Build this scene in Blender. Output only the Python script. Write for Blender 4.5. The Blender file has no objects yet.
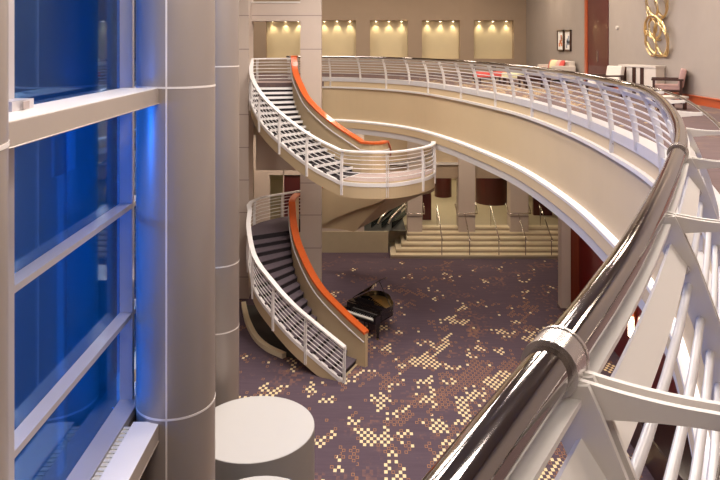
import bpy, bmesh, math, random
from mathutils import Vector, Matrix
random.seed(4)
S = bpy.context.scene
COL = S.collection
H = 10.0          # eye height above the lower floor
F = 680.0         # focal length in pixels
ZU = 8.4          # upper floor
ZL1 = 5.51        # round landing
ZL2 = 2.89        # lower landing
RS = 0.17

# ------------------------------------------------------------------ materials
def mat(name, col, rough=0.5, metal=0.0, var=0.06, scale=3.0, emit=None, estr=0.0, bump=0.0, coat=0.0, spec=0.5):
    m = bpy.data.materials.new(name); m.use_nodes = True
    nt = m.node_tree; b = nt.nodes['Principled BSDF']
    b.inputs['Roughness'].default_value = rough
    b.inputs['Metallic'].default_value = metal
    b.inputs['Specular IOR Level'].default_value = spec
    if coat: b.inputs['Coat Weight'].default_value = coat; b.inputs['Coat Roughness'].default_value = 0.05
    tc = nt.nodes.new('ShaderNodeTexCoord')
    nz = nt.nodes.new('ShaderNodeTexNoise'); nz.inputs['Scale'].default_value = scale; nz.inputs['Detail'].default_value = 5
    nt.links.new(tc.outputs['Object'], nz.inputs['Vector'])
    mx = nt.nodes.new('ShaderNodeMix'); mx.data_type = 'RGBA'
    mx.inputs[6].default_value = (*[max(0, c*(1-var)) for c in col], 1)
    mx.inputs[7].default_value = (*[min(1, c*(1+var)) for c in col], 1)
    nt.links.new(nz.outputs['Fac'], mx.inputs[0])
    nt.links.new(mx.outputs[2], b.inputs['Base Color'])
    if bump:
        bp = nt.nodes.new('ShaderNodeBump'); bp.inputs['Strength'].default_value = bump
        nt.links.new(nz.outputs['Fac'], bp.inputs['Height']); nt.links.new(bp.outputs['Normal'], b.inputs['Normal'])
    if emit:
        b.inputs['Emission Color'].default_value = (*emit, 1); b.inputs['Emission Strength'].default_value = estr
    return m

def wood(name, c1, c2, rough=0.35, axis='Z', scale=3.0, coat=0.3):
    m = bpy.data.materials.new(name); m.use_nodes = True
    nt = m.node_tree; b = nt.nodes['Principled BSDF']
    b.inputs['Roughness'].default_value = rough; b.inputs['Coat Weight'].default_value = coat
    tc = nt.nodes.new('ShaderNodeTexCoord'); mp = nt.nodes.new('ShaderNodeMapping')
    sc = {'X': (0.15, 4, 4), 'Y': (4, 0.15, 4), 'Z': (4, 4, 0.15)}[axis]
    mp.inputs['Scale'].default_value = sc
    nz = nt.nodes.new('ShaderNodeTexNoise'); nz.inputs['Scale'].default_value = scale; nz.inputs['Detail'].default_value = 6
    mx = nt.nodes.new('ShaderNodeMix'); mx.data_type = 'RGBA'
    mx.inputs[6].default_value = (*c1, 1); mx.inputs[7].default_value = (*c2, 1)
    nt.links.new(tc.outputs['Object'], mp.inputs['Vector']); nt.links.new(mp.outputs['Vector'], nz.inputs['Vector'])
    nt.links.new(nz.outputs['Fac'], mx.inputs[0]); nt.links.new(mx.outputs[2], b.inputs['Base Color'])
    return m

def carpet(name, base, dark, tint, cream, orange, cx, cy, thr0, thrk, rot=0.03, cell=0.085):
    m = bpy.data.materials.new(name); m.use_nodes = True
    nt = m.node_tree; N = nt.nodes; L = nt.links; b = N['Principled BSDF']
    b.inputs['Roughness'].default_value = 0.95; b.inputs['Specular IOR Level'].default_value = 0.1
    def math_(op, a, c=None, d=None):
        n = N.new('ShaderNodeMath'); n.operation = op
        for i, v in enumerate((a, c, d)):
            if v is None: continue
            if isinstance(v, (int, float)): n.inputs[i].default_value = v
            else: L.new(v, n.inputs[i])
        return n.outputs[0]
    def noise(vec, scale, det=2, rough=0.5):
        n = N.new('ShaderNodeTexNoise'); n.inputs['Scale'].default_value = scale; n.inputs['Detail'].default_value = det
        n.inputs['Roughness'].default_value = rough
        L.new(vec, n.inputs['Vector']); return n.outputs['Fac']
    def mix(f, a, c):
        n = N.new('ShaderNodeMix'); n.data_type = 'RGBA'
        if isinstance(f, (int, float)): n.inputs[0].default_value = f
        else: L.new(f, n.inputs[0])
        for i, v in ((6, a), (7, c)):
            if isinstance(v, tuple): n.inputs[i].default_value = (*v, 1)
            else: L.new(v, n.inputs[i])
        return n.outputs[2]
    tc = N.new('ShaderNodeTexCoord')
    mp = N.new('ShaderNodeMapping'); mp.inputs['Rotation'].default_value = (0, 0, rot)
    mp.inputs['Scale'].default_value = (1/cell, 1/(cell*1.55), 0)
    L.new(tc.outputs['Object'], mp.inputs['Vector'])
    fl = N.new('ShaderNodeVectorMath'); fl.operation = 'FLOOR'; L.new(mp.outputs['Vector'], fl.inputs[0])
    fr = N.new('ShaderNodeVectorMath'); fr.operation = 'FRACTION'; L.new(mp.outputs['Vector'], fr.inputs[0])
    sx = N.new('ShaderNodeSeparateXYZ'); L.new(fl.outputs[0], sx.inputs[0])
    fx = N.new('ShaderNodeSeparateXYZ'); L.new(fr.outputs[0], fx.inputs[0])
    chk = math_('GREATER_THAN', math_('FLOORED_MODULO', math_('ADD', sx.outputs[0], sx.outputs[1]), 2.0), 0.5)
    wn = N.new('ShaderNodeTexWhiteNoise'); wn.noise_dimensions = '2D'; L.new(fl.outputs[0], wn.inputs['Vector'])
    m1 = noise(fl.outputs[0], 0.12, 2.5, 0.7)
    m1 = math_('ADD', m1, math_('MULTIPLY', math_('SUBTRACT', wn.outputs['Value'], 0.5), 0.09))
    pos = N.new('ShaderNodeSeparateXYZ'); L.new(tc.outputs['Object'], pos.inputs[0])
    dx = math_('SUBTRACT', pos.outputs[0], cx); dy = math_('SUBTRACT', pos.outputs[1], cy)
    dist = math_('SQRT', math_('ADD', math_('MULTIPLY', dx, dx), math_('MULTIPLY', math_('MULTIPLY', dy, dy), 0.45)))
    thr = math_('ADD', thr0, math_('MULTIPLY', dist, thrk))
    isin = math_('GREATER_THAN', m1, thr)
    creamm = math_('MULTIPLY', isin, chk)
    ax = math_('ABSOLUTE', math_('SUBTRACT', fx.outputs[0], 0.5)); ay = math_('ABSOLUTE', math_('SUBTRACT', fx.outputs[1], 0.5))
    mxx = math_('MAXIMUM', ax, ay)
    inner = math_('LESS_THAN', mxx, 0.47)
    creamm = math_('MULTIPLY', creamm, inner)
    edge = math_('MULTIPLY', math_('GREATER_THAN', mxx, 0.30), inner)
    mp2 = N.new('ShaderNodeVectorMath'); mp2.operation = 'ADD'; L.new(fl.outputs[0], mp2.inputs[0]); mp2.inputs[1].default_value = (37.0, 91.0, 3.0)
    m2 = noise(mp2.outputs[0], 0.075, 2.0, 0.6)
    m2 = math_('MAXIMUM', math_('ADD', m2, math_('MULTIPLY', math_('SUBTRACT', wn.outputs['Value'], 0.5), 0.09)), math_('ADD', m1, 0.05))
    oin = math_('GREATER_THAN', m2, math_('ADD', thr, 0.015))
    om = math_('MULTIPLY', math_('MULTIPLY', oin, edge), chk)
    # brushed ground
    mp3 = N.new('ShaderNodeMapping'); mp3.inputs['Scale'].default_value = (0.5, 5.0, 1.0); L.new(tc.outputs['Object'], mp3.inputs['Vector'])
    st = noise(mp3.outputs['Vector'], 2.0, 6, 0.65)
    ground = mix(st, dark, base)
    pt = noise(tc.outputs['Object'], 0.6, 5, 0.7)
    rmp = N.new('ShaderNodeMapRange'); rmp.inputs['From Min'].default_value = 0.53; rmp.inputs['From Max'].default_value = 0.68
    L.new(pt, rmp.inputs['Value'])
    fib = noise(fl.outputs[0], 0.9, 2, 0.7)
    fib = math_('MULTIPLY', math_('GREATER_THAN', fib, 0.5), rmp.outputs[0])
    ground = mix(math_('MULTIPLY', fib, 0.6), ground, tint)
    c = mix(om, ground, orange)
    c = mix(creamm, c, cream)
    L.new(c, b.inputs['Base Color'])
    return m

def glass_mat(name, tint, refl=1.0):
    m = bpy.data.materials.new(name); m.use_nodes = True
    nt = m.node_tree; N = nt.nodes; L = nt.links
    N.remove(N['Principled BSDF']); out = N['Material Output']
    tr = N.new('ShaderNodeBsdfTransparent'); tr.inputs['Color'].default_value = (*tint, 1)
    gl = N.new('ShaderNodeBsdfGlossy'); gl.inputs['Roughness'].default_value = 0.02; gl.inputs['Color'].default_value = (0.75, 0.88, 1.0, 1)
    fr = N.new('ShaderNodeFresnel'); fr.inputs['IOR'].default_value = 1.5
    mu = N.new('ShaderNodeMath'); mu.operation = 'MULTIPLY'; mu.inputs[1].default_value = refl; L.new(fr.outputs[0], mu.inputs[0])
    mx = N.new('ShaderNodeMixShader'); L.new(mu.outputs[0], mx.inputs[0]); L.new(tr.outputs[0], mx.inputs[1]); L.new(gl.outputs[0], mx.inputs[2])
    L.new(mx.outputs[0], out.inputs['Surface'])
    return m

M = {}
M['plaster'] = mat('plaster beige', (0.56, 0.44, 0.30), 0.8, var=0.05, scale=1.2)
M['fascia'] = mat('fascia beige', (0.56, 0.43, 0.265), 0.6, var=0.05, scale=1.0)
M['wallbrown'] = mat('taupe wall covering', (0.36, 0.27, 0.19), 0.85, var=0.06, scale=2)
M['niche'] = mat('niche plaster', (0.62, 0.52, 0.33), 0.8, var=0.04)
M['walltaupe'] = mat('grey taupe wall', (0.34, 0.29, 0.25), 0.8, var=0.05)
M['stone'] = mat('pinkish grey panel', (0.52, 0.43, 0.37), 0.6, var=0.05, scale=1.5)
M['joint'] = mat('panel joint', (0.30, 0.24, 0.22), 0.8)
M['column'] = mat('champagne metal cladding', (0.31, 0.262, 0.235), 0.36, 0.35, var=0.04, scale=1)
M['ring'] = mat('pale reveal ring', (0.72, 0.66, 0.62), 0.4, 0.2)
M['white'] = mat('white painted metal', (0.68, 0.64, 0.60), 0.35, 0.0, var=0.02)
M['whitelilac'] = mat('white satin metal', (0.60, 0.58, 0.58), 0.3, 0.1, var=0.02)
M['railwhite'] = mat('bright white painted metal', (0.84, 0.81, 0.80), 0.3, var=0.02)
M['steel'] = mat('polished steel', (0.35, 0.32, 0.305), 0.07, 1.0, var=0.03)
M['steel2'] = mat('brushed steel', (0.66, 0.62, 0.60), 0.25, 1.0, var=0.03)
M['frame'] = mat('window frame metal', (0.50, 0.46, 0.47), 0.35, 0.4, var=0.03)
M['beam'] = mat('satin beam metal', (0.38, 0.32, 0.28), 0.4, 0.3, var=0.05, scale=2)
M['drumtop'] = mat('white drum top', (0.47, 0.455, 0.44), 0.7, var=0.02)
M['drumside'] = mat('grey drum side', (0.27, 0.25, 0.24), 0.5, 0.2, var=0.04)
M['orange'] = wood('orange stained wood', (0.50, 0.075, 0.012), (0.66, 0.13, 0.02), 0.35, 'Z')
M['redwood'] = wood('red brown wood', (0.16, 0.025, 0.010), (0.28, 0.05, 0.02), 0.35, 'Z')
M['maroon'] = wood('maroon panel', (0.055, 0.010, 0.010), (0.11, 0.015, 0.014), 0.4, 'Z')
M['redlacquer'] = wood('deep red lacquer', (0.13, 0.006, 0.008), (0.22, 0.012, 0.013), 0.3, 'Z')
M['redbase'] = wood('cherry skirting wood', (0.38, 0.06, 0.018), (0.52, 0.11, 0.03), 0.35, 'Y')
M['black'] = mat('painted dark void', (0.014, 0.012, 0.012), 0.6)  # flat black paints the shade of the well and the under-stair space
M['pianoblack'] = mat('black lacquer', (0.012, 0.009, 0.010), 0.12, coat=1.0)
M['plate'] = mat('gold cast plate', (0.75, 0.50, 0.18), 0.3, 0.9)
M['ivory'] = mat('ivory keys', (0.85, 0.82, 0.76), 0.35)
M['gold'] = mat('gold leaf metal', (0.80, 0.62, 0.33), 0.28, 1.0)
M['goldglass'] = mat('bronze mirrored disc', (0.24, 0.17, 0.08), 0.3, 0.8)
M['nosing'] = mat('pale stone nosing', (0.86, 0.83, 0.82), 0.6)
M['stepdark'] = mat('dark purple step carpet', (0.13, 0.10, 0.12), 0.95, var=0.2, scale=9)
M['landing'] = mat('pinkish landing carpet', (0.40, 0.31, 0.28), 0.95, var=0.12, scale=8)
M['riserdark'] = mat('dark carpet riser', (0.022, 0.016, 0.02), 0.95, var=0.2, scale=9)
M['kerb'] = mat('cream kerb stone', (0.86, 0.74, 0.52), 0.6)
M['cream'] = mat('cream stone', (0.74, 0.64, 0.46), 0.6, var=0.06)
M['creamdark'] = mat('tan stone tread', (0.42, 0.34, 0.24), 0.6, var=0.06)
M['olive'] = mat('olive tan wall', (0.46, 0.39, 0.25), 0.8)
M['lounge'] = mat('tan lounge floor', (0.45, 0.38, 0.26), 0.7)
M['ceil'] = mat('ceiling paint', (0.30, 0.26, 0.22), 0.9)
M['fabricwhite'] = mat('ivory fabric', (0.62, 0.55, 0.48), 0.9, var=0.05, scale=20)
M['fabricpink'] = mat('dusty pink fabric', (0.66, 0.42, 0.36), 0.9, var=0.08, scale=20)
M['fabricmauve'] = mat('mauve fabric', (0.40, 0.25, 0.22), 0.9, var=0.08, scale=20)
M['fabricred'] = mat('coral red fabric', (0.66, 0.10, 0.08), 0.9, var=0.08, scale=20)
M['fabricyel'] = mat('pale lime fabric', (0.72, 0.68, 0.42), 0.9, var=0.08, scale=20)
M['darkwood'] = wood('dark brown wood', (0.028, 0.010, 0.007), (0.06, 0.022, 0.014), 0.3, 'X')
M['paper'] = mat('white paper', (0.82, 0.80, 0.76), 0.8)
M['inkred'] = mat('orange ink', (0.72, 0.25, 0.10), 0.8)
M['inkblue'] = mat('grey blue ink', (0.30, 0.36, 0.45), 0.8)
M['led'] = mat('cove lamp', (0.9, 0.88, 0.9), 0.5, emit=(1.0, 0.93, 0.86), estr=0.2)
M['lamp'] = mat('lit lamp', (0.9, 0.85, 0.7), 0.5, emit=(1.0, 0.80, 0.55), estr=14.0)
M['glass'] = glass_mat('window glass', (0.45, 0.75, 1.0), 0.9)
M['clear'] = glass_mat('clear glass', (0.85, 0.93, 0.92), 1.0)
M['extwall'] = mat('facade panels', (0.10, 0.16, 0.30), 0.6)
M['extglass'] = mat('facade glass with added glow', (0.05, 0.15, 0.35), 0.35, emit=(0.0, 0.19, 0.50), estr=0.75)  # emission added so the view through the window reads blue
M['extground'] = mat('plaza paving', (0.25, 0.42, 0.60), 0.7, var=0.15, scale=0.4)
M['grille'] = mat('cream grille', (0.68, 0.62, 0.48), 0.5, 0.3, var=0.25, scale=40)
M['redpaint'] = mat('red panel paint', (0.6, 0.05, 0.04), 0.5)
M['carpet'] = carpet('lobby carpet', (0.150, 0.108, 0.132), (0.080, 0.056, 0.080), (0.36, 0.18, 0.12), (0.86, 0.70, 0.42), (0.40, 0.20, 0.10), 4.2, 14.2, 0.480, 0.0165)
M['carpet2'] = carpet('mezzanine carpet', (0.19, 0.135, 0.13), (0.10, 0.07, 0.07), (0.26, 0.17, 0.11), (0.55, 0.40, 0.20), (0.30, 0.18, 0.10), 5.2, 24.0, 0.46, 0.030)

# ------------------------------------------------------------------ builders
class MB:
    def __init__(s): s.v = []; s.f = []; s.mi = []; s.sm = []
    def add(s, vs, fs, mi=0, smooth=False):
        o = len(s.v); s.v += [tuple(v) for v in vs]
        for f in fs: s.f.append([i+o for i in f]); s.mi.append(mi); s.sm.append(smooth)
    def box(s, x0, x1, y0, y1, z0, z1, mi=0, mt=None):
        vs = [(x, y, z) for x in (x0, x1) for y in (y0, y1) for z in (z0, z1)]
        if mt is not None: vs = [mt @ Vector(v) for v in vs]
        s.add(vs, [(0,1,3,2),(4,6,7,5),(0,4,5,1),(2,3,7,6),(0,2,6,4),(1,5,7,3)], mi)
    def prism(s, poly, z0, z1, mi=0, mi_top=None, mi_bot=None):
        n = len(poly)
        vs = [(p[0], p[1], z0) for p in poly] + [(p[0], p[1], z1) for p in poly]
        s.add(vs, [tuple(reversed(range(n)))], mi if mi_bot is None else mi_bot)
        s.add(vs, [tuple(range(n, 2*n))], mi if mi_top is None else mi_top)
        s.add(vs, [(i, (i+1) % n, n+(i+1) % n, n+i) for i in range(n)], mi)
    def cyl(s, p0, p1, r0, r1=None, n=16, mi=0, caps=True, smooth=True):
        r1 = r0 if r1 is None else r1
        p0 = Vector(p0); p1 = Vector(p1); d = (p1-p0).normalized()
        a = d.orthogonal().normalized(); b = d.cross(a)
        vs = []
        for p, r in ((p0, r0), (p1, r1)):
            for i in range(n):
                t = 2*math.pi*i/n; vs.append(p + (a*math.cos(t)+b*math.sin(t))*r)
        s.add(vs, [(i, (i+1) % n, n+(i+1) % n, n+i) for i in range(n)], mi, smooth)
        if caps: s.add(vs, [tuple(reversed(range(n))), tuple(range(n, 2*n))], mi)
    def tube(s, pts, r, n=8, mi=0, closed=False):
        pts = [Vector(p) for p in pts]; m = len(pts); vs = []
        for k, p in enumerate(pts):
            if closed: d = pts[(k+1) % m]-pts[k-1]
            else: d = pts[min(k+1, m-1)]-pts[max(k-1, 0)]
            d.normalize()
            up = Vector((0, 0, 1)) if abs(d.z) < 0.95 else Vector((0, 1, 0))
            a = d.cross(up).normalized(); b = a.cross(d)
            for i in range(n):
                t = 2*math.pi*i/n; vs.append(p + (a*math.cos(t)+b*math.sin(t))*r)
        fs = []
        for k in range(m if closed else m-1):
            k2 = (k+1) % m
            for i in range(n): fs.append((k*n+i, k*n+(i+1) % n, k2*n+(i+1) % n, k2*n+i))
        s.add(vs, fs, mi, True)
        if not closed: s.add(vs, [tuple(range(n)), tuple(reversed(range((m-1)*n, m*n)))], mi)
    def sections(s, secs, mi=0, smooth=False, closed_prof=True, caps=True, closed=False):
        """secs: list of rings of points (equal counts)"""
        n = len(secs[0]); vs = [p for r in secs for p in r]; fs = []
        K = len(secs)
        for k in range(K if closed else K-1):
            k2 = (k+1) % K
            for i in range(n if closed_prof else n-1):
                fs.append((k*n+i, k*n+(i+1) % n, k2*n+(i+1) % n, k2*n+i))
        s.add(vs, fs, mi, smooth)
        if caps and closed_prof and not closed: s.add(vs, [tuple(reversed(range(n))), tuple(range((K-1)*n, K*n))], mi)
    def build(s, name, mats, parent=None, loc=None):
        me = bpy.data.meshes.new(name)
        if loc is not None: vv = [(v[0]-loc[0], v[1]-loc[1], v[2]-loc[2]) for v in s.v]
        else: vv = s.v
        me.from_pydata(vv, [], s.f)
        if not isinstance(mats, (list, tuple)): mats = [mats]
        for m in mats: me.materials.append(m)
        me.polygons.foreach_set('material_index', s.mi); me.polygons.foreach_set('use_smooth', s.sm)
        bm = bmesh.new(); bm.from_mesh(me); bmesh.ops.recalc_face_normals(bm, faces=bm.faces); bm.to_mesh(me); bm.free()
        me.update()
        o = bpy.data.objects.new(name, me); COL.objects.link(o)
        if loc is not None: o.location = loc
        if parent is not None: o.parent = parent
        return o

def empty(name, loc, label, cat, group=None, rz=0.0):
    o = bpy.data.objects.new(name, None); COL.objects.link(o)
    o.location = loc; o.rotation_euler = (0, 0, rz); o.empty_display_size = 0.2
    o['label'] = label; o['category'] = cat
    if group: o['group'] = group
    return o
def tag(o, label, cat, group=None, kind=None):
    o['label'] = label; o['category'] = cat
    if group: o['group'] = group
    if kind: o['kind'] = kind
    return o
def struct(o, label, cat):
    o['kind'] = 'structure'; o['label'] = label; o['category'] = cat
    return o
def bevel(o, w=0.01, seg=2):
    m = o.modifiers.new('bevel', 'BEVEL'); m.width = w; m.segments = seg; m.limit_method = 'ANGLE'
    return o

def catmull(pts, per=12):
    P = [Vector((p[0], p[1], 0)) for p in pts]
    P = [2*P[0]-P[1]] + P + [2*P[-1]-P[-2]]
    out = []
    for i in range(1, len(P)-2):
        for k in range(per):
            t = k/per
            out.append(0.5*((2*P[i]) + (P[i+1]-P[i-1])*t + (2*P[i-1]-5*P[i]+4*P[i+1]-P[i+2])*t*t + (3*P[i]-P[i-1]-3*P[i+1]+P[i+2])*t**3))
    out.append(P[-2]); return out
def smooth_poly(p, it):
    for _ in range(it):
        p = [p[0]] + [(p[i-1]+2*p[i]+p[i+1])/4 for i in range(1, len(p)-1)] + [p[-1]]
    return p
def resample(p, step):
    L = [0.0]
    for i in range(1, len(p)): L.append(L[-1]+(p[i]-p[i-1]).length)
    n = max(2, int(round(L[-1]/step))); out = []; j = 0
    for k in range(n+1):
        s = L[-1]*k/n
        while j < len(L)-2 and L[j+1] < s: j += 1
        t = (s-L[j])/max(1e-9, L[j+1]-L[j]); out.append(p[j].lerp(p[j+1], t))
    return out
def keyed(keys):
    """smooth interpolation of n -> (x, y)"""
    def f(n):
        ks = [k for k, _ in keys]
        i = 0
        while i < len(ks)-2 and n > ks[i+1]: i += 1
        def tang(j):
            a = max(0, j-1); b = min(len(keys)-1, j+1)
            d = ks[b]-ks[a]
            return [(keys[b][1][q]-keys[a][1][q])/d for q in (0, 1)]
        h = ks[i+1]-ks[i]; t = (n-ks[i])/h
        m0 = tang(i); m1 = tang(i+1); o = []
        for q in (0, 1):
            p0 = keys[i][1][q]; p1 = keys[i+1][1][q]
            if t < 0: o.append(p0+m0[q]*t*h); continue
            if t > 1: o.append(p1+m1[q]*(t-1)*h); continue
            o.append((2*t**3-3*t*t+1)*p0+(t**3-2*t*t+t)*h*m0[q]+(-2*t**3+3*t*t)*p1+(t**3-t*t)*h*m1[q])
        return Vector((o[0], o[1], 0))
    return f
def PX(px, D): return (px-360.0)*D/F
def PZ(py, D): return H-(py-43.0)*D/F

# ------------------------------------------------------------------ mezzanine edge
Rkeys = [(-1.25,-1.6),(-0.27,0.25),(0.124,0.934),(0.432,1.35),(0.77,1.92),(1.35,2.98),(1.95,4.12),(2.45,5.25),(2.82,6.2),(3.17,7.16),(3.44,7.95),(3.70,8.95),
         (3.88,9.94),(4.08,11.95),(4.2,14.4),(4.05,18.0),(3.52,21.0),(2.85,23.7),(1.75,26.6),(-0.05,28.6),(-1.55,29.35),(-3.2,29.6)]
Rc = resample(smooth_poly(resample(catmull(Rkeys), 0.1), 60), 0.15)
def normals(p):
    out = []
    for i in range(len(p)):
        d = p[min(i+1, len(p)-1)]-p[max(i-1, 0)]; d.normalize()
        out.append(Vector((d.y, -d.x, 0)))      # towards the floor side
    return out
Rn = normals(Rc)
OFF = 0.25
Fc = [p+n*OFF for p, n in zip(Rc, Rn)]
def edge_sweep(mb, prof, mi=0, smooth=False, i0=0, i1=None, step=2):
    """prof: list of (u from fascia line, drop below eye)"""
    i1 = len(Fc)-1 if i1 is None else i1
    idx = list(range(i0, i1, step))+[i1]
    secs = [[(Fc[i].x+Rn[i].x*u, Fc[i].y+Rn[i].y*u, H-d) for u, d in prof] for i in idx]
    mb.sections(secs, mi, smooth)

b = MB()
edge_sweep(b, [(0.03,1.66),(0.03,3.34),(0.30,3.34),(0.30,1.66)])
struct(b.build('wall_fascia', M['fascia']), 'tall curved beige balcony front below the upper railing', 'wall')
b = MB(); edge_sweep(b, [(0.0,1.49),(0.0,1.66),(0.26,1.66),(0.26,1.49)])
struct(b.build('trim_1', M['whitelilac']), 'white curved kerb at the foot of the upper railing', 'trim')
b = MB(); edge_sweep(b, [(-0.05,1.88),(-0.05,1.95),(0.04,1.95),(0.04,1.88)])
struct(b.build('trim_2', M['white']), 'thin white curved lip across the upper balcony front', 'trim')
b = MB(); edge_sweep(b, [(-0.08,3.33),(-0.08,3.39),(0.05,3.39),(0.05,3.33)])
struct(b.build('trim_3', M['white']), 'white lit ledge along the bottom of the balcony front', 'trim')
b = MB(); edge_sweep(b, [(-0.02,3.29),(-0.02,3.33),(0.03,3.33),(0.03,3.29)])
tag(b.build('cove_light_strip', M['led']), 'long glowing cove light strip along the ledge of the balcony front', 'light')
b = MB(); edge_sweep(b, [(-0.07,3.39),(-0.07,3.64),(0.3,3.64),(0.3,3.39)])
struct(b.build('trim_4', M['fascia']), 'beige curved lip under the lit ledge', 'trim')
b = MB(); edge_sweep(b, [(-0.04,3.64),(-0.04,3.86),(0.3,3.86),(0.3,3.64)])
struct(b.build('trim_5', M['whitelilac']), 'lilac grey curved edge under the balcony', 'trim')

# upper floor and its soffit
edge = [(p.x+n.x*0.2, p.y+n.y*0.2) for p, n in zip(Fc[::3], Rn[::3])]
tail = [(-1.5, 28.3), (-2.62, 28.3), (-2.62, 27.25), (-4.3, 27.25), (-4.3, 28.3), (-9.5, 28.3), (-9.5, 36.0), (8.8, 36.0), (8.8, -4.0), (edge[0][0]-1.5, -4.0)]
b = MB(); b.prism(edge+tail, ZU-0.2, ZU)
struct(b.build('floor_upper', M['carpet2']), 'brown patterned carpet of the upper mezzanine floor', 'floor')
b = MB(); b.prism([(x, y) for x, y in edge]+[(-1.5, 28.4), (-9.5, 28.4), (-9.5, 45.0), (11.6, 45.0), (11.6, 26.0), (8.8, 26.0), (8.8, -4.0), (edge[0][0]-1.5, -4.0)], H-3.84, H-3.5)
struct(b.build('ceiling_lower', M['plaster']), 'beige soffit below the mezzanine', 'ceiling')

# ------------------------------------------------------------------ mezzanine railing
rail = empty('balcony_railing', (0.41, 1.35, ZU), 'sweeping curved balcony railing with fat polished steel handrail and white posts along the upper floor', 'railing')
def put(o, root):
    """parent a world-space mesh to a root without moving it"""
    o.parent = root; o.matrix_parent_inverse = Matrix.Translation(root.location).inverted() if root.rotation_euler.z == 0 else root.matrix_basis.inverted()
    return o
TD = 0.60
b = MB(); b.tube([(p.x, p.y, H-TD) for p in Rc[::2]], 0.043, 24)
put(b.build('handrail', M['steel']), rail)['label'] = 'fat polished steel handrail tube'
b = MB(); b.tube([(p.x+n.x*0.30, p.y+n.y*0.30, H-TD-0.035) for p, n in zip(Rc[::2], Rn[::2])], 0.017, 12)
put(b.build('inner_rail', M['steel']), rail)['label'] = 'thin polished inner rail'
PROF = [(0.27,1.96),(0.262,1.68),(0.245,1.42),(0.215,1.17),(0.165,0.98),(0.10,0.80),(0.05,0.69),(0.02,0.63)]  # (u from handrail line, drop)
def prof_at(d):
    for (u0, d0), (u1, d1) in zip(PROF, PROF[1:]):
        if d1 <= d <= d0:
            t = (d-d1)/(d0-d1); return u1+(u0-u1)*t
    return PROF[-1][0] if d < PROF[-1][1] else PROF[0][0]
def slope_at(d):
    e = 0.03; a = Vector((prof_at(d-e), -(d-e))); c = Vector((prof_at(d+e), -(d+e)))
    return (c-a).normalized()
# flat bars and rods
def flatbar(d, w, th, uo):
    b = MB(); secs = []
    t = slope_at(d); nn = Vector((-t.y, t.x))
    u = prof_at(d)+uo
    ring = [(u+t.x*a+nn.x*c, -d+t.y*a+nn.y*c) for a, c in ((-w/2,-th/2),(w/2,-th/2),(w/2,th/2),(-w/2,th/2))]
    for p, n in zip(Rc[::2], Rn[::2]): secs.append([(p.x+n.x*q, p.y+n.y*q, H+z) for q, z in ring])
    b.sections(secs); return b
def plainbar(ring):
    b = MB(); b.sections([[(p.x+n.x*q, p.y+n.y*q, H-d) for q, d in ring] for p, n in zip(Rc[::2], Rn[::2])]); return b
put(plainbar([(0.0,0.655),(0.055,0.645),(0.055,0.657),(0.0,0.667)]).build('flat_rail', M['white']), rail)
put(plainbar([(0.055,0.715),(0.108,0.785),(0.098,0.792),(0.045,0.722)]).build('flat_rail', M['white']), rail)
for d in (0.86, 0.97, 1.08, 1.19, 1.30):
    b = MB(); u = prof_at(d)-0.012
    b.tube([(p.x+n.x*u, p.y+n.y*u, H-d) for p, n in zip(Rc[::2], Rn[::2])], 0.0135, 10)
    put(b.build('rod', M['whitelilac']), rail)
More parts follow.
